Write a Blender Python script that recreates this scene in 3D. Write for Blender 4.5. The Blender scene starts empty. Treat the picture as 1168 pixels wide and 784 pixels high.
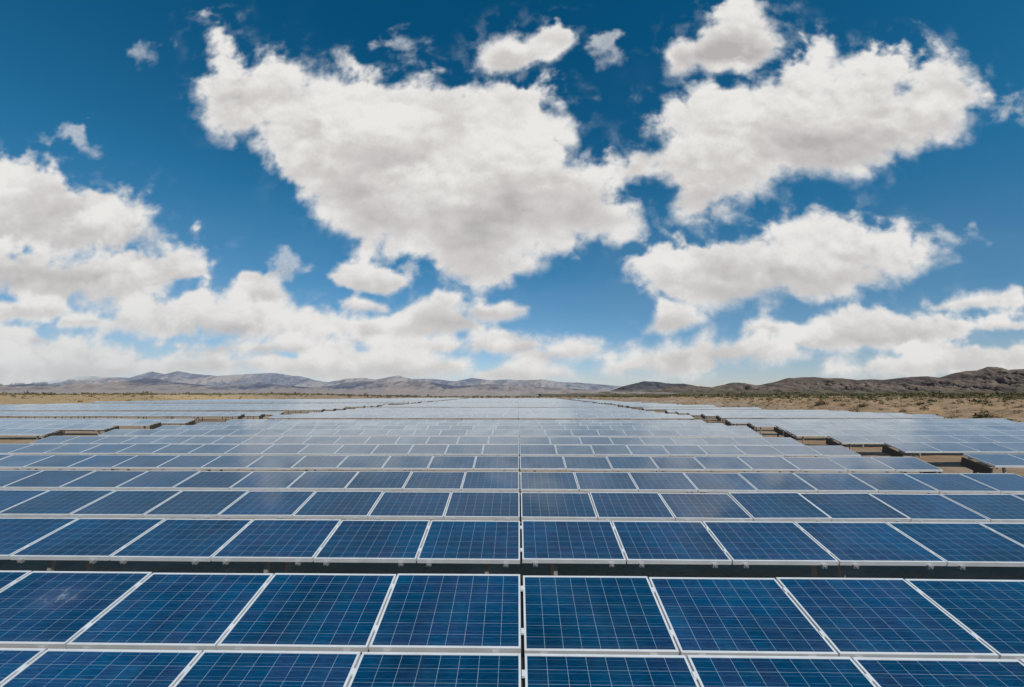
import bpy, math, random
import numpy as np
from mathutils import Vector, Matrix, Euler
random.seed(7)
scene = bpy.context.scene
COL = scene.collection
R = math.radians

# ================================================================= constants
W = 1.65                 # pitch of the panels along a row (m)
PW, PH = 1.628, 1.00     # one panel
TILT = R(16.5)
ZB = 0.71                # height of a row's lower edge
CAMZ = 3.30
SUN_EL, SUN_AZ = R(46), R(155)      # azimuth clockwise from +Y (the viewing direction)

# ================================================================= node helpers
def mat(name):
    m = bpy.data.materials.new(name); m.use_nodes = True
    nt = m.node_tree; nt.nodes.clear()
    out = nt.nodes.new('ShaderNodeOutputMaterial')
    return m, nt, out
def N(nt, typ, ins=None, **kw):
    n = nt.nodes.new(typ)
    for k, v in kw.items(): setattr(n, k, v)
    for k, v in (ins or {}).items():
        s = n.inputs[k]
        if isinstance(v, bpy.types.NodeSocket): nt.links.new(v, s)
        else: s.default_value = v
    return n
def M(nt, op, a, b=None, c=None, clamp=False):
    n = nt.nodes.new('ShaderNodeMath'); n.operation = op; n.use_clamp = clamp
    for i, v in enumerate((a, b, c)):
        if v is None: continue
        if isinstance(v, bpy.types.NodeSocket): nt.links.new(v, n.inputs[i])
        else: n.inputs[i].default_value = v
    return n.outputs[0]
def MIX(nt, fac, a, b, blend='MIX'):
    n = nt.nodes.new('ShaderNodeMix'); n.data_type = 'RGBA'; n.blend_type = blend
    for s, v in ((n.inputs[0], fac), (n.inputs[6], a), (n.inputs[7], b)):
        if isinstance(v, bpy.types.NodeSocket): nt.links.new(v, s)
        else: s.default_value = v if not isinstance(v, tuple) else (*v, 1)[:4]
    return n.outputs[2]
def MR(nt, v, a, b, c=0.0, d=1.0, smooth=True):
    n = nt.nodes.new('ShaderNodeMapRange'); n.interpolation_type = 'SMOOTHSTEP' if smooth else 'LINEAR'
    nt.links.new(v, n.inputs[0])
    for i, x in enumerate((a, b, c, d)): n.inputs[i+1].default_value = x
    return n.outputs[0]
def NOISE(nt, vec, scale, detail=4.0, rough=0.55, dist=0.0):
    n = N(nt, 'ShaderNodeTexNoise', {'Scale': scale, 'Detail': detail, 'Roughness': rough, 'Distortion': dist})
    if vec is not None: nt.links.new(vec, n.inputs['Vector'])
    return n.outputs['Fac']

# ================================================================= materials
def glass_material(name, cells=True, smear=False, painted_sheen=0.0):
    m, nt, out = mat(name)
    uv = N(nt, 'ShaderNodeUVMap').outputs[0]
    sep = N(nt, 'ShaderNodeSeparateXYZ', {0: uv})
    u, v = sep.outputs[0], sep.outputs[1]
    oi = N(nt, 'ShaderNodeObjectInfo')
    geo = N(nt, 'ShaderNodeNewGeometry')
    rnd = oi.outputs['Random']
    pos = geo.outputs['Position']
    big = NOISE(nt, pos, 0.75, 5.0, 0.6, 0.5)
    if cells:
        uc, vc = M(nt, 'MULTIPLY', u, 8.0), M(nt, 'MULTIPLY', v, 7.0)
        fu, fv = M(nt, 'FRACT', uc), M(nt, 'FRACT', vc)
        cell = N(nt, 'ShaderNodeCombineXYZ', {0: M(nt, 'FLOOR', uc), 1: M(nt, 'FLOOR', vc), 2: M(nt, 'MULTIPLY', rnd, 91.0)}).outputs[0]
        wn = N(nt, 'ShaderNodeTexWhiteNoise', {'Vector': cell})
        cr, cc = wn.outputs['Value'], wn.outputs['Color']
        mixv = M(nt, 'ADD', M(nt, 'MULTIPLY', cr, 0.42), M(nt, 'ADD', M(nt, 'MULTIPLY', MR(nt, big, .3, .7), 0.45), M(nt, 'MULTIPLY', rnd, 0.35)))
    else:
        mixv = M(nt, 'ADD', M(nt, 'MULTIPLY', big, 0.8), M(nt, 'MULTIPLY', rnd, 0.45))
    base = N(nt, 'ShaderNodeValToRGB', {0: mixv})
    cr_ = base.color_ramp
    cr_.elements[0].position = 0.25; cr_.elements[0].color = (0.0002, 0.050, 0.118, 1)
    cr_.elements[1].position = 1.05 if False else 1.0; cr_.elements[1].color = (0.005, 0.050, 0.116, 1)
    e = cr_.elements.new(0.85); e.color = (0.008, 0.037, 0.098, 1)
    e = cr_.elements.new(0.62); e.color = (0.0002, 0.041, 0.102, 1)
    col = base.outputs[0]
    # grain of the crystals, drawn out along the row
    mp = N(nt, 'ShaderNodeMapping', {'Vector': uv}); mp.inputs['Scale'].default_value = (14, 120, 1)
    addv = N(nt, 'ShaderNodeVectorMath', {0: mp.outputs[0], 1: N(nt, 'ShaderNodeCombineXYZ', {0: M(nt, 'MULTIPLY', rnd, 300.0), 1: M(nt, 'MULTIPLY', rnd, 170.0), 2: 0.0}).outputs[0]}).outputs[0]
    gr = NOISE(nt, addv, 1.0, 4.0, 0.6)
    if cells:
        col = MIX(nt, 1.0, col, N(nt, 'ShaderNodeCombineColor', {0: MR(nt, gr, 0.3, 0.7, 0.5, 1.7), 1: MR(nt, gr, 0.3, 0.7, 0.62, 1.42), 2: MR(nt, gr, 0.3, 0.7, 0.68, 1.34)}).outputs[0], 'MULTIPLY')
        pv = M(nt, 'MULTIPLY', MR(nt, rnd, 0, 1, .80, 1.14, False), MR(nt, NOISE(nt, pos, .9, 4.0, .6), .3, .7, .72, 1.2))
        col = MIX(nt, 1.0, col, N(nt, 'ShaderNodeCombineColor', {0: pv, 1: pv, 2: pv}).outputs[0], 'MULTIPLY')
        # thin busbars, then the pale joints between the cells
        bus = M(nt, 'ABSOLUTE', M(nt, 'SUBTRACT', M(nt, 'FRACT', M(nt, 'MULTIPLY', fv, 2.0)), 0.5))
        busm = M(nt, 'MULTIPLY', M(nt, 'LESS_THAN', bus, 0.022), 0.30)
        col = MIX(nt, busm, col, (0.16, 0.28, 0.40))
        du = M(nt, 'ABSOLUTE', M(nt, 'SUBTRACT', fu, 0.5)); dv = M(nt, 'ABSOLUTE', M(nt, 'SUBTRACT', fv, 0.5))
        lu = M(nt, 'GREATER_THAN', du, 0.4875); lv = M(nt, 'GREATER_THAN', dv, 0.485)
        ln = M(nt, 'MAXIMUM', M(nt, 'MULTIPLY', lu, 0.72), M(nt, 'MULTIPLY', lv, 0.52))
        ln = M(nt, 'MULTIPLY', ln, MR(nt, NOISE(nt, addv, 0.35, 2.0), 0.3, 0.6, 0.55, 1.0))
        col = MIX(nt, ln, col, (0.33, 0.42, 0.50))
    # wind-blown dusty film: thin and uneven, heavier towards the lower edge
    dn = NOISE(nt, pos, 1.7, 6.0, 0.65)
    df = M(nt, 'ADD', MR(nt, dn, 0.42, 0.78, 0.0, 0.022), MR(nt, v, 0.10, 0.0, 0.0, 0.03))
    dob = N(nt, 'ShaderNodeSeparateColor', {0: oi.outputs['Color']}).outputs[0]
    df = M(nt, 'ADD', df, M(nt, 'MULTIPLY', dob, MR(nt, big, .3, .7, .85, 1.15)))  # adds the painted sky sheen, stronger in rows further back
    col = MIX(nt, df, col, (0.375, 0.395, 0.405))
    if smear:
        mp2 = N(nt, 'ShaderNodeMapping', {'Vector': uv}); mp2.inputs['Scale'].default_value = (1.65, 1.0, 1)
        sn = NOISE(nt, mp2.outputs[0], 9.0, 7.0, 0.72, 1.2)
        dx = M(nt, 'DIVIDE', M(nt, 'SUBTRACT', u, 0.52), 0.20); dy = M(nt, 'DIVIDE', M(nt, 'SUBTRACT', v, 0.60), 0.20)
        dd = M(nt, 'SQRT', M(nt, 'ADD', M(nt, 'MULTIPLY', dx, dx), M(nt, 'MULTIPLY', dy, dy)))
        sm = M(nt, 'MULTIPLY', MR(nt, sn, 0.50, 0.68), MR(nt, dd, 1.0, 0.1))
        col = MIX(nt, M(nt, 'MULTIPLY', sm, 0.6), col, (0.45, 0.47, 0.50))
        col = MIX(nt, MR(nt, dd, 1.6, 0.2, 0.0, 0.16), col, (0.16, 0.14, 0.22))
    b = N(nt, 'ShaderNodeBsdfPrincipled', {'Base Color': col, 'Roughness': 0.16, 'IOR': 1.5, 'Specular IOR Level': 0.42,
        'Sheen Weight': SHEEN, 'Sheen Roughness': 0.45})
    b.inputs['Sheen Tint'].default_value = (0.62, 0.72, 0.80, 1)
    nt.links.new(MR(nt, dn, 0.35, 0.7, 0.05, 0.15), b.inputs['Roughness'])
    nt.links.new(b.outputs[0], out.inputs[0])
    return m
SHEEN = 0.12

def simple(name, color, rough, metal=0.0, var=0.12, scale=6.0, bump=0.0):
    m, nt, out = mat(name)
    tc = N(nt, 'ShaderNodeNewGeometry').outputs['Position']
    n1 = NOISE(nt, tc, scale, 6.0, 0.6)
    col = MIX(nt, n1, tuple(c*(1-var) for c in color), tuple(min(1, c*(1+var)) for c in color))
    b = N(nt, 'ShaderNodeBsdfPrincipled', {'Base Color': col, 'Roughness': rough, 'Metallic': metal})
    if bump:
        bp = N(nt, 'ShaderNodeBump', {'Strength': bump, 'Height': n1}); nt.links.new(bp.outputs[0], b.inputs['Normal'])
    nt.links.new(b.outputs[0], out.inputs[0])
    return m
MAT = {}
MAT['glass'] = glass_material('blue_cells', True)
MAT['smear'] = glass_material('soiled_blue_cells', True, True)
MAT['glass_mid'] = glass_material('sheen_painted_blue_cells', True, False, 0.03)
MAT['glass_far'] = glass_material('sheen_painted_pale_cells', False, False, 0.16)  # both back-row glasses get sky sheen painted in through the object colour
MAT['frame'] = simple('anodised_aluminium', (0.68, 0.68, 0.67), 0.38, 0.15, 0.20, 4.0)
MAT['clamp'] = simple('clamp_steel', (0.36, 0.36, 0.36), 0.4, 0.4, 0.25, 40.0)
MAT['slit_shade'] = simple('slit_shade_black', (0.018, 0.017, 0.017), 0.6)  # flat black in place of the slit's shade
MAT['end_shade'] = simple('end_shade_brown', (0.055, 0.042, 0.034), 0.7, 0.0, 0.3, 12.0)  # near-black brown that carries the shade of the row ends
MAT['steel'] = simple('galvanised_steel', (0.30, 0.285, 0.265), 0.55, 0.2, 0.25, 14.0)

# ================================================================= mesh helpers
class MB:
    def __init__(s): s.v = []; s.f = []; s.m = []; s.uv = []
    def box(s, a, b, mi=0):
        i = len(s.v); x0, y0, z0 = a; x1, y1, z1 = b
        s.v += [(x0,y0,z0),(x1,y0,z0),(x1,y1,z0),(x0,y1,z0),(x0,y0,z1),(x1,y0,z1),(x1,y1,z1),(x0,y1,z1)]
        for q in ((3,2,1,0),(4,5,6,7),(0,1,5,4),(1,2,6,5),(2,3,7,6),(3,0,4,7)):
            s.f.append(tuple(i+k for k in q)); s.m.append(mi); s.uv.append(((0,0),(1,0),(1,1),(0,1)))
        return s
    def quad(s, p, mi=0, uv=((0,0),(1,0),(1,1),(0,1))):
        i = len(s.v); s.v += list(p); s.f.append((i,i+1,i+2,i+3)); s.m.append(mi); s.uv.append(uv)
        return s
    def mesh(s, name, mats, T=None):
        me = bpy.data.meshes.new(name)
        v = s.v if T is None else [tuple(T @ Vector(p)) for p in s.v]
        me.from_pydata(v, [], s.f)
        l = me.uv_layers.new(name='UVMap')
        l.data.foreach_set('uv', np.array(s.uv, dtype=np.float32).ravel())
        for mm in mats: me.materials.append(mm)
        me.polygons.foreach_set('material_index', s.m)
        me.update()
        return me
def link(name, data, parent=None, loc=(0,0,0), rot=(0,0,0)):
    o = bpy.data.objects.new(name, data); COL.objects.link(o)
    o.parent = parent; o.location = loc; o.rotation_euler = rot
    return o
def tag(o, label=None, cat=None, group=None, kind=None):
    for k, v in (('label', label), ('category', cat), ('group', group), ('kind', kind)):
        if v: o[k] = v
    return o
def bulk_mesh(name, verts, faces, mats, smooth=False):
    """verts (n,3), faces (m,k) numpy arrays"""
    me = bpy.data.meshes.new(name)
    n, k = faces.shape
    me.vertices.add(len(verts)); me.vertices.foreach_set('co', verts.astype(np.float32).ravel())
    me.loops.add(n*k); me.loops.foreach_set('vertex_index', faces.astype(np.int32).ravel())
    me.polygons.add(n); me.polygons.foreach_set('loop_start', np.arange(0, n*k, k, dtype=np.int32))
    if smooth: me.polygons.foreach_set('use_smooth', np.ones(n, dtype=bool))
    for mm in mats: me.materials.append(mm)
    me.update(calc_edges=True); me.validate()
    return me
def grid_faces(nr, nc):
    i = np.arange((nr-1)*(nc-1)); r = i//(nc-1); c = i % (nc-1); a = r*nc+c
    return np.stack([a, a+1, a+nc+1, a+nc], 1)

# ================================================================= noise and clouds
# ---------------------------------------------------------------- value/gradient noise in numpy
_rng = np.random.RandomState(11)
_GA = _rng.rand(256, 256) * 2 * np.pi
_GX, _GY = np.cos(_GA), np.sin(_GA)
def pnoise(x, y):
    xi = np.floor(x).astype(np.int64); yi = np.floor(y).astype(np.int64)
    fx = x - xi; fy = y - yi
    u = fx*fx*fx*(fx*(fx*6-15)+10); v = fy*fy*fy*(fy*(fy*6-15)+10)
    x0 = xi & 255; x1 = (xi+1) & 255; y0 = yi & 255; y1 = (yi+1) & 255
    a = _GX[x0, y0]*fx + _GY[x0, y0]*fy
    b = _GX[x1, y0]*(fx-1) + _GY[x1, y0]*fy
    c = _GX[x0, y1]*fx + _GY[x0, y1]*(fy-1)
    d = _GX[x1, y1]*(fx-1) + _GY[x1, y1]*(fy-1)
    return ((a*(1-u)+b*u)*(1-v) + (c*(1-u)+d*u)*v) * 1.5
def fbm(x, y, octaves=5, gain=0.5, lac=2.03, billow=False):
    s = 0; a = 1.0; n = 0
    for i in range(octaves):
        p = pnoise(x + 17.3*i, y - 9.1*i)
        if billow: p = 1 - 2*np.abs(p)
        s = s + a*p; n += a
        a *= gain; x = x*lac; y = y*lac
    return s/n
def smooth(a, b, x):
    t = np.clip((x-a)/(b-a), 0, 1); return t*t*(3-2*t)
def poly_sd(S, T, poly):
    n = len(poly); d2 = np.full(S.shape, 1e9); inside = np.zeros(S.shape, bool)
    for i in range(n):
        ax, ay = poly[i]; bx, by = poly[(i+1) % n]
        ex, ey = bx-ax, by-ay
        h = np.clip(((S-ax)*ex + (T-ay)*ey)/(ex*ex+ey*ey+1e-12), 0, 1)
        d2 = np.minimum(d2, (S-ax-ex*h)**2 + (T-ay-ey*h)**2)
        if ay != by:
            c = ((ay > T) != (by > T)) & (S < ex*(T-ay)/ey + ax)
            inside ^= c
    d = np.sqrt(d2); return np.where(inside, d, -d)
_WX, _WY = _rng.rand(256, 256), _rng.rand(256, 256)
def puffs(x, y):
    """rounded lumps: smooth union of distances to scattered points, 1 at a lump's middle, about 0 in the creases"""
    xi = np.floor(x).astype(np.int64); yi = np.floor(y).astype(np.int64)
    acc = 0
    for i in (-1, 0, 1):
        for j in (-1, 0, 1):
            a = (xi+i) & 255; b = (yi+j) & 255
            dx = xi+i+_WX[a, b]-x; dy = yi+j+_WY[a, b]-y
            acc = acc + np.exp(-9.0*(dx*dx+dy*dy))
    return np.clip(1 + np.log(acc+1e-6)/4.5, -0.3, 1.25)
def cloud_lumps(S, T):
    wx = fbm(S*7+5, T*7+1, 4, 0.55); wy = fbm(S*7-7, T*7+9, 4, 0.55)
    U = S + 0.05*wx; V = T + 0.05*wy
    return (0.50*puffs(U*5.5, V*7) + 0.30*puffs(U*13+4, V*16+2) + 0.16*puffs(U*30, V*34) + 0.10*fbm(U*40, V*44, 5, 0.6) + 0.10*fbm(U*9, V*10, 3))
def cloud_field(S, T, POLYS):
    """S, T: sky chart coordinates (tan azimuth, tan elevation / cos azimuth). Clouds are laid one over the other:
    returns the depth inside the outline and the brightness"""
    wx = fbm(S*3.1+5, T*3.1+1, 3); wy = fbm(S*3.1-7, T*3.1+9, 3)
    lump = cloud_lumps(S, T)
    nf = fbm(S*13+3+0.6*wx, T*15+8+0.6*wy, 6, 0.54)
    fine = fbm(S*55+wx, T*60+wy, 4, 0.55)
    ax = 0.03*fbm(S*8, T*8, 3); ay = 0.03*fbm(S*8+4, T*8-6, 3)
    def hill(s, t):
        return 0.9*puffs((s+ax)*4.2+3, (t+ay)*6) + 0.36*puffs((s+ax)*10, (t+ay)*13+5) + 0.18*puffs((s+ay)*22, (t+ax)*27+5) + 0.07*fbm((s+ax)*26, (t+ay)*30, 4, 0.5)
    h0 = hill(S, T)
    mid = fbm(S*10+0.8*wx+31, T*11+0.8*wy, 4, 0.5)
    rel = np.clip((h0 - hill(S+0.005, T+0.015))*1.5, -1, 1)           # relief of the lumps, lit from high up behind the viewer
    low = fbm(S*2.6+2+0.2*nf, T*5.2+4, 4, 0.5)
    soft0 = .85 + .75*fbm(S*4, T*4, 3)
    D = np.full(S.shape, -1.0); AL = np.zeros(S.shape); SH = np.full(S.shape, 0.95)
    for poly in POLYS:
        pts = np.array(poly)/1000.0
        x0, y0 = pts.min(0)-0.16; x1, y1 = pts.max(0)+0.16
        m = (S > x0) & (S < x1) & (T > y0) & (T < y1)
        if not m.any(): continue
        w = pts.max(0)-pts.min(0); size = float(np.sqrt(w[0]*w[1]))
        s = S[m]; t = T[m]
        amp = min(0.085, 0.012 + 0.14*size)
        sw = min(0.03, 0.06*size)
        sd = poly_sd(s + sw*wx[m], t + sw*wy[m], pts) + .004*smooth(.25, .05, size) + .005
        # height of the outline's top and base at this azimuth: 0 at the base, 1 at the top
        n = len(pts); gx = np.linspace(x0, x1, 90); dens = np.concatenate([pts[i] + (pts[(i+1) % n]-pts[i])*np.linspace(0, 1, 24)[:, None] for i in range(n)])
        lo = np.array([dens[np.abs(dens[:, 0]-g) < .045*max(1, size*2), 1].min() if (np.abs(dens[:, 0]-g) < .045*max(1, size*2)).any() else np.nan for g in gx])
        hi = np.array([dens[np.abs(dens[:, 0]-g) < .045*max(1, size*2), 1].max() if (np.abs(dens[:, 0]-g) < .045*max(1, size*2)).any() else np.nan for g in gx])
        ok = ~np.isnan(lo); lo = np.interp(s, gx[ok], lo[ok]); hi = np.interp(s, gx[ok], hi[ok])
        yrel = np.clip((t-lo)/np.maximum(hi-lo, .02), 0, 1)
        rag = amp*((lump[m]-0.35)*1.0 + (0.62*nf[m]+0.08*fine[m])*(0.45+0.9*yrel))
        d = (sd + rag)/(0.80*amp+0.009)
        # torn shreds that drift just off the upper and side edges
        shred = smooth(0.26, 0.70, 0.45*nf[m] + 0.9*mid[m])*smooth(-0.17, -0.02, sd)*(0.25+0.75*yrel)*smooth(0.15, 0.4, size)
        if size > .15: d = np.maximum(d, -0.15 + 0.80*shred)
        wisp = size < .16 and pts[:, 1].mean() > .33
        if wisp: d = np.minimum(d*.5+.1, 0.45) + 1.1*nf[m] + 0.7*mid[m]
        th = np.clip(sd/(0.03+0.16*size), 0, 1)
        und = smooth(0.75, 0.08, yrel + .25*nf[m] + .10*(lump[m]-.4))
        dark = (0.62*und*smooth(-0.2, 0.55, th) + 0.45*smooth(-0.10, 0.42, low[m])*smooth(0.1, 0.9, th))*min(1, .7+size) + 0.26*np.clip(0.95-h0[m], 0, 1)*smooth(0, 0.5, th)
        shade = 1.0 - 0.68*dark + 0.22*rel[m] + 0.05*nf[m]
        a = smooth(-.15, 1.0, d/soft0[m])
        if wisp: a = a*.6
        if size > .15:          # a thin fringe of vapour round the upper edges
            fr_ = .34*smooth(-1.1, .5, d)*(.2+.8*yrel)*smooth(-.05, .5, nf[m] + .5*mid[m])*smooth(-.11, -.02, sd)
            a = np.maximum(a, fr_)
        AL[m] = 1 - (1-AL[m])*(1-a)
        SH[m] = SH[m]*(1-a) + shade*a
        D[m] = np.maximum(D[m], d)
    return AL, np.clip(SH, 0, 1.15), nf

CLOUDS = [
    [(-968,1145),(-915,1134),(-869,1057),(-872,1004),(-829,982),(-772,1002),(-719,1006),(-650,987),(-582,962),(-515,947),(-490,967),(-448,937),(-382,915),(-343,935),(-290,911),(-238,933),(-186,912),(-121,887),(-82,910),(-43,938),(22,928),(78,915),(112,892),(123,835),(148,779),(167,723),(175,655),(219,628),(281,614),(304,574),(294,529),(325,508),(328,469),(274,437),(213,427),(164,402),(80,400),(19,378),(67,357),(48,328),(7,320),(-29,288),(-89,276),(-161,277),(-210,297),(-247,335),(-260,372),(-298,398),(-334,386),(-373,417),(-422,412),(-472,433),(-511,459),(-556,491),(-579,530),(-619,565),(-671,585),(-693,625),(-723,681),(-747,722),(-788,742),(-833,751),(-882,766),(-926,809),(-951,867),(-947,925),(-916,963),(-901,998),(-940,1059)],
    [(-119,983),(-109,1027),(-70,1065),(-17,1076),(22,1054),(62,1083),(128,1111),(159,1081),(166,1036),(140,1013),(100,993),(53,974),(22,945),(-30,929),(-82,947)],
    [(220,1006),(247,1040),(284,1051),(298,1016),(286,975),(250,964)],
    [(437,1001),(465,1036),(542,1043),(584,1087),(574,1132),(629,1176),(684,1205),(733,1173),(741,1113),(778,1088),(766,1024),(742,981),(700,938),(637,934),(573,935),(537,956),(484,928),(446,929)],
    [(270,654),(321,694),(359,720),(374,761),(427,816),(454,844),(507,885),(572,918),(661,925),(738,932),(804,965),(875,1036),(924,1026),(958,991),(1020,984),(1071,989),(1110,994),(1128,945),(1137,916),(1190,943),(1234,985),(1270,979),(1302,941),(1322,913),(1340,870),(1321,829),(1292,802),(1271,748),(1229,708),(1177,682),(1114,662),(1051,644),(1000,618),(938,606),(876,593),(826,576),(791,581),(745,608),(719,595),(705,569),(667,551),(630,544),(592,518),(577,480),(539,455),(492,468),(447,507),(437,546),(402,573),(378,599),(329,587),(297,600)],
    [(325,381),(357,411),(406,425),(478,435),(525,424),(575,449),(621,434),(682,448),(745,478),(818,495),(878,500),(935,482),(980,463),(988,430),(1047,437),(1091,412),(1122,387),(1105,350),(1043,321),(994,302),(956,273),(886,266),(827,255),(745,243),(675,231),(604,215),(534,215),(465,228),(408,245),(362,269),(341,318),(318,343)],
    [(1113,375),(1135,399),(1176,436),(1238,458),(1232,423),(1182,399),(1136,374)],
    [(724,148),(750,179),(811,212),(870,230),(916,225),(996,225),(1076,225),(1142,210),(1196,194),(1265,205),(1328,205),(1286,172),(1212,156),(1120,145),(1028,126),(936,115),(845,108),(765,104),(716,109)],
    [(227,96),(343,123),(425,147),(484,161),(598,149),(725,155),(737,113),(765,104),(661,76),(545,56),(408,40),(270,29),(216,49)],
    [(359,197),(387,245),(466,232),(498,196),(461,166),(391,156),(341,164)],
    [(1110,225),(1206,260),(1332,269),(1334,240),(1246,229)],
    [(807,67),(958,108),(1119,135),(1231,135),(1368,153),(1349,48),(1150,44),(926,35),(792,40)],
    [(1355,815),(1409,847),(1500,879),(1485,796),(1387,787)],
    [(-1635,679),(-1472,657),(-1407,662),(-1338,647),(-1282,624),(-1199,591),(-1119,571),(-1080,570),(-1042,535),(-1010,482),(-982,448),(-991,416),(-1056,391),(-1169,382),(-1295,383),(-1428,409),(-1584,421)],
    [(-1586,432),(-1404,420),(-1297,393),(-1197,402),(-1097,415),(-995,406),(-933,411),(-845,364),(-860,318),(-920,299),(-991,274),(-1073,239),(-1198,245),(-1300,255),(-1402,266),(-1555,277)],
    [(-799,251),(-789,308),(-750,338),(-687,322),(-634,279),(-612,242),(-703,223)],
    [(-1140,185),(-1075,252),(-1004,276),(-906,286),(-805,270),(-706,258),(-607,247),(-529,242),(-472,212),(-445,169),(-475,140),(-574,126),(-694,121),(-839,126),(-963,146)],
    [(-986,136),(-866,153),(-722,165),(-602,169),(-468,145),(-431,121),(-501,97),(-691,88),(-884,93)],
    [(-1502,261),(-1352,266),(-1269,253),(-1245,228),(-1292,208),(-1391,206),(-1490,197)],
    [(-1531,152),(-1335,171),(-1209,154),(-1083,134),(-981,98),(-949,69),(-1048,51),(-1264,41),(-1509,41)],
    [(-467,130),(-385,154),(-266,163),(-147,144),(-111,120),(-170,101),(-335,97)],
    [(-1574,118),(-1377,128),(-1203,118),(-1005,98),(-929,69),(-1045,32),(-1554,22)],
    [(-692,97),(-551,128),(-407,130),(-265,120),(-170,111),(-118,87),(-134,40),(-332,31),(-497,31),(-640,45)],
    [(-525,326),(-480,359),(-419,361),(-369,345),(-302,317),(-294,290),(-366,266),(-451,276),(-501,294)],
    [(-366,381),(-342,396),(-298,401),(-268,370),(-301,340),(-350,348)],
    [(-491,256),(-449,278),(-373,253),(-357,224),(-431,214),(-485,232)],
    [(-348,178),(-292,236),(-221,277),(-156,267),(-163,230),(-112,203),(-100,167),(-171,153),(-265,149),(-332,154)],
    [(-148,228),(-106,245),(-77,230),(-29,252),(35,237),(23,213),(-29,198),(-112,199)],
    [(-168,139),(-100,163),(-6,160),(69,145),(83,119),(18,98),(-76,101),(-151,110)],
    [(-10,101),(88,129),(147,148),(221,140),(232,112),(157,91),(64,77)],
    [(-122,50),(-52,87),(41,94),(133,68),(160,36),(17,26),(-110,29)],
    [(-708,360),(-654,373),(-597,334),(-632,307),(-692,322)],
    [(-454,188),(-424,217),(-370,205),(-368,163),(-420,147)],
    [(-982,108),(-838,117),(-693,107),(-665,69),(-807,46),(-951,50)],
    [(-1167,1027),(-1150,1063),(-1111,1053),(-1108,1008),(-1145,1000)],
    [(-1334,784),(-1294,784),(-1259,730),(-1235,693),(-1268,699),(-1306,744)],
    [(-1432,704),(-1398,717),(-1360,683),(-1372,661),(-1423,679)],
    [(-427,1042),(-361,1059),(-332,1070),(-294,1022),(-303,987),(-341,1023)],
    [(-546,1015),(-518,1003),(-498,979),(-530,973)],
]

# ================================================================= prototypes of one panel
FT = 0.068; FW = 0.023           # frame thickness and width
fr = MB()
fr.box((0, 0, -FT), (PW, FW, 0)); fr.box((0, PH-FW, -FT), (PW, PH, 0))
fr.box((0, FW, -FT), (FW, PH-FW, 0)); fr.box((PW-FW, FW, -FT), (PW, PH-FW, 0))
ME_FRAME = fr.mesh('panel_frame', [MAT['frame']])
def glass_quad(mb, x0=0.0, mi=0):
    a = FW-0.002
    return mb.quad([(x0+a, a, -0.006), (x0+PW-a, a, -0.006), (x0+PW-a, PH-a, -0.006), (x0+a, PH-a, -0.006)], mi)
ME_GLASS = glass_quad(MB()).mesh('solar_panel', [MAT['glass']])
ME_GLASS_MID = glass_quad(MB()).mesh('solar_panel', [MAT['glass_mid']])
ME_SMEAR = glass_quad(MB()).mesh('solar_panel', [MAT['smear']])
cm = MB()                        # a bent clamp hooked under the lower edge of the frame
cm.box((-0.038, -0.030, -FT-0.034), (0.038, -0.004, -FT+0.022)).box((-0.038, -0.004, -FT-0.034), (0.038, 0.05, -FT-0.004)).box((-0.012, -0.040, -FT-0.016), (0.012, -0.030, -FT+0.006))
ME_CLAMP = cm.mesh('clamp', [MAT['clamp']])
mc = MB()                        # small clamp between two frames
mc.box((-0.022, -0.03, -0.02), (0.022, 0.03, 0.006))
ME_MID = mc.mesh('clamp', [MAT['frame']])
ME_POST = MB().box((-0.03, -0.03, 0), (0.03, 0.03, 1)).box((-0.045, -0.034, 0.96), (0.045, 0.034, 1.0)).mesh('post', [MAT['steel']])
UP = Matrix.Rotation(TILT, 4, 'X')
def on_slope(x, v, n=0.0, tilt=TILT):
    p = Matrix.Rotation(tilt, 4, 'X') @ Vector((x, v, n)); return (p.x, p.y, p.z)
ef = MB()                        # added dark plate, deepened to stand in for shade at a row's end
ef.box((0, 0.03, -FT-0.40), (0.05, PH-0.03, -FT-0.068)).box((0.006, PH*.45, -FT-0.66), (0.044, PH*.55, -FT-0.40))
ME_END = ef.mesh('end_bracket', [MAT['end_shade']])  # not a real bracket: added plate that stands in for shade
def end_shade_plates(root, width, zb, tilt=TILT, sides=(0, 1)):
    for s_ in sides:
        link('end_bracket', ME_END, root, (-0.055 if s_ == 0 else width+0.005, 0, zb), (tilt, 0, 0))  # added shade plate at the row's end, not a real bracket

def supports(root, width, zb, posts=True, tilt=TILT):
    """two rails under the panels and posts down to the sand; each post a part of its own"""
    for v in (0.16, PH-0.22):
        me = MB().box((0.02, v, -FT-0.065), (width-0.02, v+0.05, -FT-0.003)).mesh('rail', [MAT['steel']])
        link('rail', me, root, (0, 0, zb), (tilt, 0, 0))
    if not posts: return
    n = max(2, int(round(width/3.4)))
    for k in range(n):
        x = 0.55 + (width-1.1)*k/(n-1)
        for v in (0.185, PH-0.195):
            p = on_slope(x, v, -FT-0.066, tilt)
            h = zb + p[2] + 0.25
            o = link('post', ME_POST, root, (p[0], p[1], -0.25)); o.scale = (1, 1, h)

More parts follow.
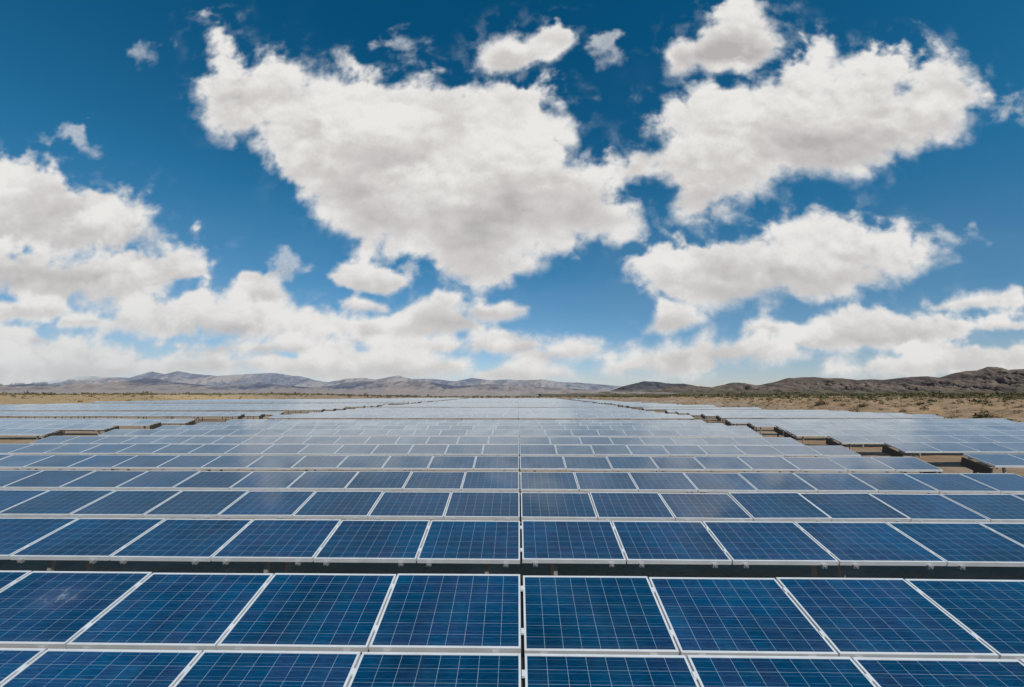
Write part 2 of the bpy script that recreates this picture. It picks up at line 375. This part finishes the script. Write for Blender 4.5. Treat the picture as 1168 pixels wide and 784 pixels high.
ME_SLIT_SHADE = MB().box((-0.012, 0.01, -FT-0.05), (0.050, PH-0.01, -FT-0.004)).mesh('slit_shade_strip', [MAT['slit_shade']])  # made-up strip, only there to darken the slit
def near_array(x0, n, y, zb, label, group, clamps, seen, painted_sheen=0.0, glass=ME_GLASS, rz=0.0, smear=None, tilt=TILT, ends=(), ry=0.0):
    root = link('solar_array', None, None, (x0, y, 0), (0, ry, rz))
    tag(root, label, 'solar array', group)
    for i in range(n):
        xa = x0 + i*W
        if not (seen[0] <= xa <= seen[1]): continue
        p = link('solar_panel', ME_SMEAR if smear == i else glass, root, (i*W + 0.011, random.uniform(-.003, .003), zb + random.uniform(-.0025, .0025)),
                 (tilt + R(random.gauss(0, .35 if not clamps > 1 else .14)), R(random.gauss(0, .18 if not clamps > 1 else .07)), R(random.gauss(0, .06))))
        p.color = (max(0, painted_sheen*random.uniform(.85, 1.15)), 0, 0, 1)
        if smear == i: p['label'] = 'panel with a pale cloudy smear on its glass'
        link('panel_frame', ME_FRAME, p)
        if clamps:
            for f in (0.13, 0.85):
                link('clamp', ME_CLAMP, p, (PW*(f + random.uniform(-.015, .015)), 0, 0))
            if clamps > 1:
                for v in (0.22, 0.80):
                    link('clamp', ME_MID, p, (-0.011, PH*v, 0))
    supports(root, n*W, zb, tilt=tilt)
    end_shade_plates(root, n*W, zb, tilt, ends)
    return root

_mesh_cache = {}
def far_array(x0, n, y, zb, label, group, tilt=TILT, painted_sheen=.6):
    root = link('solar_array', None, None, (x0, y, 0), (0, 0, R(random.gauss(0, .05))))
    root.rotation_euler.y = R(random.gauss(0, .05))
    tag(root, label, 'solar array', group)
    key = n
    if key not in _mesh_cache:
        mb = MB()
        for i in range(n):
            xo = i*W + 0.011; dz = random.uniform(-.012, .012)
            j = len(mb.v)
            mb.box((xo, 0, -FT), (xo+PW, FW, 0)); mb.box((xo, PH-FW, -FT), (xo+PW, PH, 0))
            mb.box((xo, FW, -FT), (xo+FW, PH-FW, 0)); mb.box((xo+PW-FW, FW, -FT), (xo+PW, PH-FW, 0))
            glass_quad(mb, xo, 1)
            mb.v[j:] = [(a, b, c + dz + (b-.5)*random.uniform(-.002, .002)) for a, b, c in mb.v[j:]]
        _mesh_cache[key] = mb.mesh('panels', [MAT['frame'], MAT['glass_far']])
    link('panel_strip', _mesh_cache[key], root, (0, 0, zb), (tilt, 0, 0)).color = (painted_sheen*random.uniform(.92, 1.08), 0, 0, 1)
    k2 = ('s', n)
    if k2 not in _mesh_cache:
        mb = MB()
        for v in (0.16, PH-0.22):
            a = on_slope(0, v, -FT-0.04)
            mb.box((0.02, a[1], a[2]+ZB-0.06), (n*W-0.02, a[1]+0.05, a[2]+ZB-0.004))
            for k in range(int(n*W/3.3)+1):
                x = 0.5 + k*3.3
                mb.box((x, a[1]+0.002, -0.4), (x+0.06, a[1]+0.048, a[2]+ZB-0.061))
        _mesh_cache[k2] = mb.mesh('support_frame', [MAT['steel']])
    link('support_frame', _mesh_cache[k2], root, (0, 0, zb-ZB))
    end_shade_plates(root, n*W, zb, tilt)
    return root

# ================================================================= the field
ORD = ['front', 'second', 'third', 'fourth', 'fifth', 'sixth', 'seventh', 'eighth', 'ninth', 'tenth', 'eleventh', 'twelfth', 'thirteenth', 'fourteenth']
PAINTED_SHEEN = [0, 0, .03, .09, .18, .30, .43, .55, .64, .71, .77, .83]      # grazing sky sheen painted into the glass colour, paler row by row
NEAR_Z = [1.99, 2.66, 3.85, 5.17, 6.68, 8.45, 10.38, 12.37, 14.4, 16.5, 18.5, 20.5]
G = 0.008                                                     # half of the slit between the two middle tables
for k, z in enumerate(NEAR_Z):
    y = z*W
    half = 595/430*z*W*1.04 + 3.5*W                           # what the picture can show, plus a margin for a step aside
    zb = (.386, .610, .710)[k] if k < 3 else ZB + random.uniform(-.012, .012) - (0 if k < 3 else .03 if k == 3 else .055 if k < 8 else 0) + (0 if k < 8 else .03*math.sin(k*1.7))
    tl = R(18.4) if k == 1 else TILT
    rise = 0 if k < 3 else R(random.gauss(0, .05))
    cl = 2 if k < 3 else (1 if k < 8 else 0)
    gl = ME_GLASS if k < 6 else ME_GLASS_MID
    if k == 0: what = ('front row of blue panels, cut by the bottom edge, %s')
    else: what = ORD[k] + ' row of panels from the front, %s'
    nL, nR = 16, (9 if z < 16 else 10)
    t_ = near_array(-G - nL*W, nL, y, zb, what % 'left of the narrow dark slit', 'rows of panels in the middle block', cl, (-half-W, half), PAINTED_SHEEN[k], glass=gl,
               rz=R(random.gauss(0, .02)), smear=(nL-4 if k == 1 else None), tilt=tl, ends=(0,), ry=0)
    link('slit_shade_strip', ME_SLIT_SHADE, t_, (nL*W, 0, zb), (tl, 0, 0))     # added dark strip that stands in for shade in the slit
    near_array(G, nR, y, zb + random.uniform(-.006, .006), what % 'right of the narrow dark slit', 'rows of panels in the middle block', cl, (-half-W, half), PAINTED_SHEEN[k], glass=gl,
               rz=R(random.gauss(0, .02)), tilt=tl, ends=(1,))
    # the two side blocks, across the sandy aisles
    if z > 8:
        xr = (nR + 1.4)*W; n = int(27.0 - xr/W)
        near_array(xr, n, y + 0.25*W, ZB + .05 + random.uniform(-.03, .02), ('%s row of panels from the front in the block right of the sandy aisle' % ORD[k-5] if k > 5 else 'nearest row of panels in the block right of the sandy aisle'),
                   'rows of panels in the right-hand block', 0, (-half-W, half+3*W), PAINTED_SHEEN[k]*1.05, glass=gl, ends=(0, 1), ry=R(random.gauss(0, .06)))
    if z > 13:
        n = min(46, int((half)/W - 17.9) + 4)
        near_array(-17.9*W - n*W, n, y - 0.2*W, ZB + .12 + random.uniform(-.03, .02), ('%s row of panels from the front in the block left of the sandy aisle' % ORD[k-8] if k > 8 else 'nearest row of panels in the block left of the sandy aisle'),
                   'rows of panels in the left-hand block', 0, (-half-8*W, half), PAINTED_SHEEN[k]*1.25, glass=gl, ends=(1,), ry=R(random.gauss(0, .06)))

def right_edge(z): return float(np.interp(z, [20, 30, 36, 47, 77, 130], [26.6, 27.5, 26.5, 22.8, 19.5, 16]))
def left_edge(z): return float(np.interp(z, [10, 40, 50, 66, 96, 100, 130], [-62, -62, -66, -73, -76, -50, -34]))
z = 24.3; lift = .11
MID_LABEL = ['pale middle row between the two dark cross tracks, %s of the slit',
             'thin pale middle row beyond the second dark cross track, %s of the slit']
while z < 128:
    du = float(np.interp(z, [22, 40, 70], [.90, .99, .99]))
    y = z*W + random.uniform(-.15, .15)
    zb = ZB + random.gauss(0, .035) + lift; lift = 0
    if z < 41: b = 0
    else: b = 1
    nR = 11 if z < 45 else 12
    far_array(-G - 16*W, 16, y, zb, MID_LABEL[b] % 'left', 'far rows in the middle block', painted_sheen=du)
    far_array(G, nR, y, zb, MID_LABEL[b] % 'right', 'far rows in the middle block', painted_sheen=du)
    if not (33.0 < z < 37.2):
        xr = (nR + 1.95 + max(0, (z-50)*.02))*W; n = int(right_edge(z) - xr/W)
        if n > 1:
            far_array(xr, n, y + 0.5*W, zb + .05 + random.gauss(0, .03), 'pale row right of the sandy aisle, %s' % ('before the thin dark cross track' if z < 34 else 'beyond the thin dark cross track'), 'far rows in the right-hand block', painted_sheen=du)
    if not (30.3 < z < 34.4 or 54 < z < 58):
        n = int(-left_edge(z) - 18.3)
        far_array((-18.3-n)*W, n, y + 0.4*W, zb + .10 + random.gauss(0, .03), 'pale row left of the sandy aisle, %s' % ('before the thin dark cross track' if z < 32 else 'beyond the thin dark cross track'), 'far rows in the left-hand block', painted_sheen=du)
    z += 2.1 + random.uniform(-.05, .05)
    if 40 < z < 42.2 or 58 < z < 60.2: z += 3.2; lift = .12

# ================================================================= ground, one sheet to the horizon
def outside(X, Y):
    """metres outside the panel field"""
    z = Y/W
    xr = np.interp(z, [0, 20, 30, 36, 47, 77, 130], [27.2, 27.2, 28.1, 27.1, 23.6, 20.2, 17])*W
    xl = np.interp(z, [0, 40, 50, 66, 97, 101, 130], [-63, -63, -67, -74, -77, -51, -35])*W
    return np.maximum(np.maximum(X-xr-1.5, xl-2-X), Y-129.5*W), X-xr, xl-X
def height(X, Y):
    e, er, el = outside(X, Y)
    far = smooth(0, 400, e)
    lum = fbm(X*.09+3, Y*.09+1, 5, .55); lum2 = fbm(X*.33, Y*.33, 4, .6)
    right = smooth(0, 14, e)*(1.35 + 1.5*np.clip(lum, -.7, 1)*(1-far) + .75*lum2*(1-far)) + 0.8*far
    left = smooth(0, 40, e)*(2.9 + .7*lum*(1-far) + .25*lum2*(1-far)) - .5*far
    back = smooth(0, 40, e)*(.5 + .4*lum*(1-far)) - 8.5*smooth(30, 1500, e)
    wr = smooth(-5, 25, X); wb = smooth(100*W, 135*W, Y)*smooth(.62, .22, np.abs(X)/np.maximum(Y, 1))
    h = (right*wr + left*(1-wr))*(1-wb) + back*wb
    ins = smooth(-1, -6, e)
    small = .05*fbm(X*.6, Y*.6, 4, .6) + .05*fbm(X*.15, Y*.15, 3)
    return h + small*np.clip(np.hypot(X, Y)/8, .4, 1) - 0.02
rad = np.concatenate([np.geomspace(.8, 25, 60), np.geomspace(25.8, 420, 250)[0:], np.geomspace(432, 16000, 70)])
fine_az = np.linspace(-66, 66, 560); rest = np.linspace(66, 294, 60)[1:]
az = np.radians(np.concatenate([fine_az, rest]))
AZ, RD = np.meshgrid(az, rad)
X = RD*np.sin(AZ); Y = RD*np.cos(AZ)
Z = height(X, Y); Z[-1] = -3
V = np.stack([X, Y, Z], -1).reshape(-1, 3)
F = grid_faces(len(rad), len(az))[:, ::-1]
V = np.concatenate([V, [[0, 0, -0.02]]])
m, nt, out = mat('desert_sand')
pos = N(nt, 'ShaderNodeNewGeometry').outputs['Position']
n1 = NOISE(nt, pos, .035, 7, .62); n2 = NOISE(nt, pos, .9, 8, .65); n3 = NOISE(nt, pos, 14, 6, .7); n4 = NOISE(nt, pos, .16, 6, .6)
c = MIX(nt, MR(nt, n1, .35, .65), (.27, .195, .135), (.37, .285, .21))
c = MIX(nt, MR(nt, n4, .42, .62), c, (.28, .18, .105))
c = MIX(nt, MR(nt, n2, .45, .75, 0, .7), c, (.41, .32, .235))
c = MIX(nt, MR(nt, n3, .50, .75, 0, .55), c, (.16, .115, .08))
px_ = N(nt, 'ShaderNodeSeparateXYZ', {0: pos}).outputs[0]
c = MIX(nt, MR(nt, px_, -95, -140, 0, .75), c, MIX(nt, n2, (.46, .33, .17), (.36, .235, .115)))
c = MIX(nt, MR(nt, px_, 46, 56, 0, .65), c, MIX(nt, MR(nt, n2, .4, .65), (.40, .25, .135), (.25, .145, .07)))
vor = N(nt, 'ShaderNodeTexVoronoi', {'Vector': pos, 'Scale': .45}); 
c = MIX(nt, M(nt, 'MULTIPLY', MR(nt, vor.outputs['Distance'], .35, .1), MR(nt, n1, .45, .6)), c, (.13, .12, .065))
b = N(nt, 'ShaderNodeBsdfPrincipled', {'Base Color': c, 'Roughness': .95, 'Specular IOR Level': .1})
bp = N(nt, 'ShaderNodeBump', {'Strength': .7, 'Distance': .05, 'Height': M(nt, 'ADD', n3, M(nt, 'MULTIPLY', n2, 2.0))}); nt.links.new(bp.outputs[0], b.inputs['Normal'])
nt.links.new(b.outputs[0], out.inputs[0])
nr, nc = len(rad), len(az)
me = bulk_mesh('ground', V[:-1], F, [m], True)
o = tag(link('ground', me), kind='structure')
# close the hole round the middle and the seam behind the viewer
import bmesh
bm = bmesh.new(); bm.from_mesh(me)
bm.verts.ensure_lookup_table()
cv = bm.verts.new((0, 0, -0.02))
bm.verts.ensure_lookup_table()
for j in range(nc-1):
    bm.faces.new((bm.verts[j], cv, bm.verts[j+1])).smooth = True
bm.faces.new((bm.verts[nc-1], cv, bm.verts[0]))
bmesh.ops.recalc_face_normals(bm, faces=bm.faces[:])
bm.to_mesh(me); bm.free()

# ================================================================= mountains and hills
def ridge_range(name, prof, depth, foot, colours, seed, rough=.35, step=0.004):
    s = np.arange(prof[0][0]/1000, prof[-1][0]/1000, step)
    t = np.interp(s*1000, [p[0] for p in prof], [p[1] for p in prof])/1000
    t = t + .0012*fbm(s*60+seed, s*0+seed, 4, .6)*np.clip(t/.02, 0, 1)
    q = np.concatenate([np.linspace(0, 1, 130), np.linspace(1.02, 1.6, 14)])
    S_, Q = np.meshgrid(s, q)
    D_ = foot + (depth-foot)*Q
    Xm = S_*depth*(.55 + .45*np.clip(D_/depth, 0, 1.2)) ; Ym = D_
    top = t[None, :]*depth
    prof_q = np.where(Q <= 1, np.where(depth > 5000, Q**2.6, Q**1.9)*.62 + .38*Q**4, np.clip(1-(Q-1)*1.4, 0, 1))
    sc = 15.0
    rid = 1-np.abs(fbm(S_*sc + .5*fbm(S_*9, Q*3, 3)+seed, Q*2.2+seed, 6, .55))*2.0
    rid2 = fbm(S_*sc*2.5+seed, Q*5, 5, .6)
    rid3 = 1-np.abs(fbm(S_*44 + .4*fbm(S_*20, Q*4, 3)+seed, Q*3.2+seed, 5, .55))*2.2
    w = np.clip(Q*(1.02-Q)*4, 0, 1)
    Zm = top*(prof_q + w*(.62*(rid-.72) + rough*.4*rid2 + .26*(rid3-.7))) + 3.0*np.clip(Q*8, 0, 1) - 9*(1-np.clip(Q*8, 0, 1))
    Zm = np.where(Q > .985, top*prof_q+3.0, Zm)
    V = np.stack([Xm, Ym, Zm], -1).reshape(-1, 3)
    F = grid_faces(len(q), len(s))
    m, nt, out = mat(name + '_rock')
    pos = N(nt, 'ShaderNodeNewGeometry').outputs['Position']
    k = 3000.0/depth
    mp = N(nt, 'ShaderNodeMapping', {'Vector': pos}); mp.inputs['Scale'].default_value = (k, k*.35, k*3)
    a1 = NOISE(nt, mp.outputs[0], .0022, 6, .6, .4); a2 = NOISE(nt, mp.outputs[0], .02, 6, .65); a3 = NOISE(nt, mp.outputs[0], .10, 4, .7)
    c = MIX(nt, MR(nt, a1, colours[3], colours[3]+.10), colours[0], colours[1])  # broad dark patches are cloud shadows painted into the rock colour
    c = MIX(nt, MR(nt, a2, .42, .72, 0, .75), c, colours[2])
    c = MIX(nt, MR(nt, a3, .45, .75, 0, .45), c, tuple(x*.45 for x in colours[1]))
    gl_ = N(nt, 'ShaderNodeAttribute', attribute_name='gully_shade').outputs['Fac']
    c = MIX(nt, MR(nt, gl_, .62, .25, 0, .50), c, tuple(x*.55 for x in colours[1]))  # relief shading painted in: gullies darkened here, crests lightened next
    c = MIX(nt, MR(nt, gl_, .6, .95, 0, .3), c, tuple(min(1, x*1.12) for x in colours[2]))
    z = N(nt, 'ShaderNodeSeparateXYZ', {0: pos}).outputs[2]
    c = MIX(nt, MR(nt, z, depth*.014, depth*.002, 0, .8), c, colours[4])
    if depth > 5000: c = MIX(nt, .05 if depth < 8000 else .22, c, (.30, .315, .35))      # blue desert haze painted into the rock colour
    b = N(nt, 'ShaderNodeBsdfPrincipled', {'Base Color': c, 'Roughness': 1.0, 'Specular IOR Level': 0.0})
    nt.links.new(b.outputs[0], out.inputs[0])
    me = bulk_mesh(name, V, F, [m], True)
    at = me.attributes.new('gully_shade', 'FLOAT', 'POINT'); at.data.foreach_set('value', np.clip(.5+.7*(rid-.72)+.8*(rid3-.7)+.25*rid2, 0, 1).astype(np.float32).ravel())
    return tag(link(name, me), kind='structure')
FAR = [(-1805,42),(-1533,41),(-1410,37),(-1338,46),(-1266,51),(-1144,48),(-1047,43),(-986,60),(-951,53),(-916,61),(-867,53),(-807,48),(-724,53),(-652,56),(-604,48),(-580,47),(-539,36),(-508,31),(-450,41),(-412,42),(-379,38),(-321,49),(-285,40),(-227,40),(-168,33),(-122,42),(-75,36),(-29,38),(17,36),(64,38),(110,31),(167,29),(247,22),(384,13),(473,-1)]
MIDL = [(-1700,13),(-1456,20),(-1311,27),(-1188,20),(-1069,32),(-986,43),(-925,32),(-804,20),(-686,29),(-614,22),(-519,15),(-461,29),(-414,34),(-344,31),(-285,36),(-227,31),(-168,20),(-75,26),(17,20),(132,15),(247,6),(315,-3)]
MID = [(109,-1),(242,8),(281,22),(330,33),(362,32),(396,27),(434,27),(475,19),(542,8),(586,-1)]
NEAR = [(40,-3),(224,6),(313,3),(349,10),(384,17),(445,22),(506,17),(562,30),(589,28),(622,22),(668,31),(703,41),(737,43),(770,44),(804,41),(837,41),(882,36),(915,38),(949,36),(1005,43),(1061,46),(1094,42),(1129,53),(1163,59),(1190,60),(1220,70),(1247,69),(1268,62),(1303,64),(1374,66),(1504,57),(1653,39)]
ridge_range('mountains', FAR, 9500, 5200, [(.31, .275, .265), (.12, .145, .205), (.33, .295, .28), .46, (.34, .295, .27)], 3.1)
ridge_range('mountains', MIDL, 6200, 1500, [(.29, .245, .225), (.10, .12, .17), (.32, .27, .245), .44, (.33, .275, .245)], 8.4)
ridge_range('hills', MID, 4000, 1900, [(.09, .09, .10), (.06, .065, .085), (.14, .125, .12), .5, (.27, .225, .19)], 5.7)  # dark colours hold a cloud shadow painted over this hill
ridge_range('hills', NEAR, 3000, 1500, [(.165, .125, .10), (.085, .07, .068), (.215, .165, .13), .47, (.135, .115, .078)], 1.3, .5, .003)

# ================================================================= scrub
def bush_mesh(name, spots, mats, leaves, seed, spread=.55):
    rs = np.random.RandomState(seed)
    n = len(spots); tot = n*leaves
    sp = np.repeat(np.array(spots), leaves, 0)
    d = rs.normal(size=(tot, 3)); d /= np.linalg.norm(d, axis=1)[:, None]; d[:, 2] = np.abs(d[:, 2])
    r = rs.rand(tot)**.45
    c = sp[:, :3] + d*r[:, None]*sp[:, 3:4]*np.array([1, 1, .85])*(.75+.5*rs.rand(tot, 1))
    a = rs.normal(size=(tot, 3)); a /= np.linalg.norm(a, axis=1)[:, None]
    b = rs.normal(size=(tot, 3)); b -= (b*a).sum(1)[:, None]*a; b /= np.linalg.norm(b, axis=1)[:, None]
    L = sp[:, 3:4]*spread*(.5+.6*rs.rand(tot, 1)); wd = L*.38
    V = np.stack([c-a*L*.5, c+b*wd, c+a*L*.5, c-b*wd], 1).reshape(-1, 3)
    F = np.arange(tot*4).reshape(-1, 4)
    me = bulk_mesh(name, V, F, mats)
    return me
m, nt, out = mat('dry_scrub_leaves')
geo = N(nt, 'ShaderNodeNewGeometry')
nn = NOISE(nt, geo.outputs['Position'], .08, 3); wn = geo.outputs['Random Per Island']
c = MIX(nt, wn, (.055, .060, .026), (.15, .14, .07)); c = MIX(nt, MR(nt, nn, .45, .65), c, (.15, .115, .06))
b = N(nt, 'ShaderNodeBsdfPrincipled', {'Base Color': c, 'Roughness': .9, 'Specular IOR Level': .1}); nt.links.new(b.outputs[0], out.inputs[0])
MAT['scrub'] = m
rs = np.random.RandomState(5)
def scatter(n, rmin, rmax, a0, a1, emin, size, dens=None):
    out_ = []
    while len(out_) < n:
        a = np.radians(rs.uniform(a0, a1, 4000)); r = np.exp(rs.uniform(np.log(rmin), np.log(rmax), 4000))
        x, y = r*np.sin(a), r*np.cos(a)
        e, _, _ = outside(x, y)
        ok = (e > emin) & (fbm(x*.02+4, y*.02, 3) > rs.uniform(-.5, .35, 4000))
        x, y, e = x[ok], y[ok], e[ok]
        s = rs.uniform(*size, len(x))*np.exp(rs.normal(0, .35, len(x)))*np.clip(np.hypot(x, y)/220, .55, 2.2)
        h = height(x, y)
        out_ += list(np.stack([x, y, h-.08, s], 1))
    return out_[:n]
sp = scatter(4200, 85, 1400, 12, 62, 26, (.4, 1.0)) + scatter(1500, 100, 1100, -62, -15, 25, (.35, .9)) + scatter(900, 222, 1300, -18, 18, 12, (.3, .7)) + scatter(350, 55, 240, 26, 62, 6, (.25, .7))
tag(link('scrub', bush_mesh('scrub', sp, [m], 34, 1)), kind='stuff')
m2, nt, out = mat('dry_grass_blades')
wn = N(nt, 'ShaderNodeNewGeometry').outputs['Random Per Island']
c = MIX(nt, wn, (.13, .095, .05), (.30, .235, .13))
b = N(nt, 'ShaderNodeBsdfPrincipled', {'Base Color': c, 'Roughness': .9, 'Specular IOR Level': .1}); nt.links.new(b.outputs[0], out.inputs[0])
sp = scatter(5200, 45, 300, 22, 62, 2.0, (.18, .6)) + scatter(2200, 95, 400, -62, -28, 3, (.25, .6))
tag(link('dry_grass', bush_mesh('dry_grass', sp, [m2], 22, 2)), kind='stuff')
# single bushes one can tell apart on the right-hand bank
sp = scatter(16, 58, 110, 38, 57, 3, (.9, 1.5))
for i, q in enumerate(sp):
    me = bush_mesh('desert_shrub', [(0, 0, 0, q[3]*.8), (q[3]*.5, .1, 0, q[3]*.6), (-.4*q[3], .2, 0, q[3]*.5)], [m], 150, 40+i, .3)
    o = link('desert_shrub', me, None, (q[0], q[1], q[2]))
    tag(o, 'low dry shrub on the sandy bank beyond the right-hand panels', 'shrub', 'shrubs on the right-hand sand bank')

# ================================================================= sky: clouds on a far dome, air from the world behind it
s = np.arange(-1.95, 1.951, .0032); t = np.concatenate([np.arange(-.02, 1.3, .0032), np.arange(1.304, 1.7, .012)])
S_, T_ = np.meshgrid(s, t)
rs = np.random.RandomState(21)
LOW = []                         # many small cumulus with flat bases, low over the horizon
for i in range(34):
    cs = rs.uniform(-1.6, .32) if i < 22 else rs.uniform(.25, 1.65)
    ct = rs.uniform(.035, .20)
    if -.05 < cs < .36 and ct > .11: continue
    w_ = rs.uniform(.025, .06)*(1 + 2.2*ct)*(1 + .5*abs(cs)); h_ = w_*rs.uniform(.22, .42)
    a_ = np.linspace(0, 2*np.pi, 11)[:-1]
    LOW.append([(1000*(cs + w_*np.cos(q)*rs.uniform(.8, 1.15)), 1000*(ct + (h_*np.sin(q)*rs.uniform(.8, 1.3) if np.sin(q) > 0 else .35*h_*np.sin(q)))) for q in a_])
al, sh, nf = cloud_field(S_, T_, LOW + CLOUDS)
fade = smooth(1.95, 1.75, np.abs(S_))*smooth(1.7, 1.4, T_)
veil = np.clip((.50 + .42*smooth(-.3, -1.1, S_))*np.exp(-np.clip(T_, 0, 9)/(.095+.06*smooth(-.3, -1.1, S_)))*(.8 + .5*fbm(S_*2, T_*9, 4)) + .17*smooth(.75, .0, T_)*np.clip(.35+fbm(S_*1.5+4, T_*5, 5), 0, 1), 0, .85)
P = np.stack([S_, np.ones_like(S_), T_], -1); P /= np.linalg.norm(P, axis=-1)[..., None]
V = (P*14000 + np.array([0, 0, CAMZ])).reshape(-1, 3)
m, nt, out = mat('cloudy_sky')
A = lambda n: N(nt, 'ShaderNodeAttribute', attribute_name=n).outputs['Fac']
pos = N(nt, 'ShaderNodeNewGeometry').outputs['Position']
fn = NOISE(nt, pos, .012, 5, .65)
dep = A('cover'); dep = M(nt, 'ADD', dep, M(nt, 'MULTIPLY', M(nt, 'MULTIPLY', dep, M(nt, 'SUBTRACT', 1.0, dep)), MR(nt, fn, .2, .8, -.45, .45, False)))
a0 = M(nt, 'MULTIPLY', dep, A('fade')); a0 = M(nt, 'MULTIPLY', a0, .985)
ve = M(nt, 'MULTIPLY', A('veil'), A('fade'))
shn = M(nt, 'ADD', A('shade'), MR(nt, fn, .2, .8, -.07, .07, False))
ramp = N(nt, 'ShaderNodeValToRGB', {0: shn}); cr = ramp.color_ramp
cr.elements[0].position = .30; cr.elements[0].color = (.47, .445, .44, 1)
cr.elements[1].position = 1.05 if False else 1.0; cr.elements[1].color = (.84, .82, .795, 1)
e = cr.elements.new(.72); e.color = (.645, .62, .605, 1)
ccol = MIX(nt, M(nt, 'MULTIPLY', ve, .85), ramp.outputs[0], (.53, .57, .60))
emc = MIX(nt, a0, (.43, .52, .60), ccol)
alpha = M(nt, 'SUBTRACT', 1.0, M(nt, 'MULTIPLY', M(nt, 'SUBTRACT', 1.0, a0), M(nt, 'SUBTRACT', 1.0, ve)))
em = N(nt, 'ShaderNodeEmission', {'Color': emc, 'Strength': 1.0})
tr = N(nt, 'ShaderNodeBsdfTransparent')
mx = N(nt, 'ShaderNodeMixShader', {0: alpha, 1: tr.outputs[0], 2: em.outputs[0]})
nt.links.new(mx.outputs[0], out.inputs[0])
try: m.cycles.emission_sampling = 'NONE'
except Exception: pass
me = bulk_mesh('sky', V, grid_faces(len(t), len(s)), [m], True)
for nm, arr in (('cover', al), ('shade', sh), ('veil', veil), ('fade', fade)):
    at = me.attributes.new(nm, 'FLOAT', 'POINT'); at.data.foreach_set('value', arr.astype(np.float32).ravel())
tag(link('sky', me), kind='structure')

w = bpy.data.worlds.new('World'); scene.world = w; w.use_nodes = True
nt = w.node_tree; nt.nodes.clear()
sky = N(nt, 'ShaderNodeTexSky', sky_type='NISHITA', sun_disc=False, sun_elevation=SUN_EL, sun_rotation=SUN_AZ, altitude=1200, air_density=1.0, dust_density=0.6, ozone_density=2.0)
gm = N(nt, 'ShaderNodeGamma', {0: sky.outputs[0], 1: 1.25})
dz = N(nt, 'ShaderNodeSeparateXYZ', {0: N(nt, 'ShaderNodeTexCoord').outputs['Generated']}).outputs[2]
gr = N(nt, 'ShaderNodeValToRGB', {0: dz}); el_ = gr.color_ramp.elements
el_[0].position = .03; el_[0].color = (.72, .67, .74, 1); el_[1].position = .72; el_[1].color = (.06, .95, 1.02, 1)
for p_, c_ in ((.2, (.46, .80, .82)), (.42, (.24, 1.02, 1.03))):
    e_ = el_.new(p_); e_.color = (*c_, 1)
hs = MIX(nt, 1.0, gm.outputs[0], gr.outputs[0], 'MULTIPLY')     # a polarised, deep desert blue overhead
bg = N(nt, 'ShaderNodeBackground', {0: hs, 1: 0.07})
wo = N(nt, 'ShaderNodeOutputWorld', {0: bg.outputs[0]})

# ================================================================= sun and camera
sd = Vector((math.sin(SUN_AZ)*math.cos(SUN_EL), math.cos(SUN_AZ)*math.cos(SUN_EL), math.sin(SUN_EL)))
L = bpy.data.lights.new('sun', 'SUN'); L.energy = 3.6; L.angle = R(.5); L.color = (1.0, .955, .89)
lo = bpy.data.objects.new('sun', L); COL.objects.link(lo); lo.rotation_euler = (-sd).to_track_quat('-Z', 'Y').to_euler(); lo.location = sd*60
cd = bpy.data.cameras.new('camera'); co = bpy.data.objects.new('camera', cd); COL.objects.link(co)
cd.sensor_width = 36; cd.lens = 36*430/1168; cd.clip_start = .05; cd.clip_end = 40000
co.location = (-.04, 0, CAMZ); co.rotation_euler = (R(90+7.62), 0, R(.95))
scene.camera = co
scene.view_settings.view_transform = 'Standard'; scene.view_settings.look = 'None'; scene.view_settings.exposure = 0; scene.view_settings.gamma = 1
scene.cycles.use_denoising = True
scene.cycles.max_bounces = 6; scene.cycles.transparent_max_bounces = 8
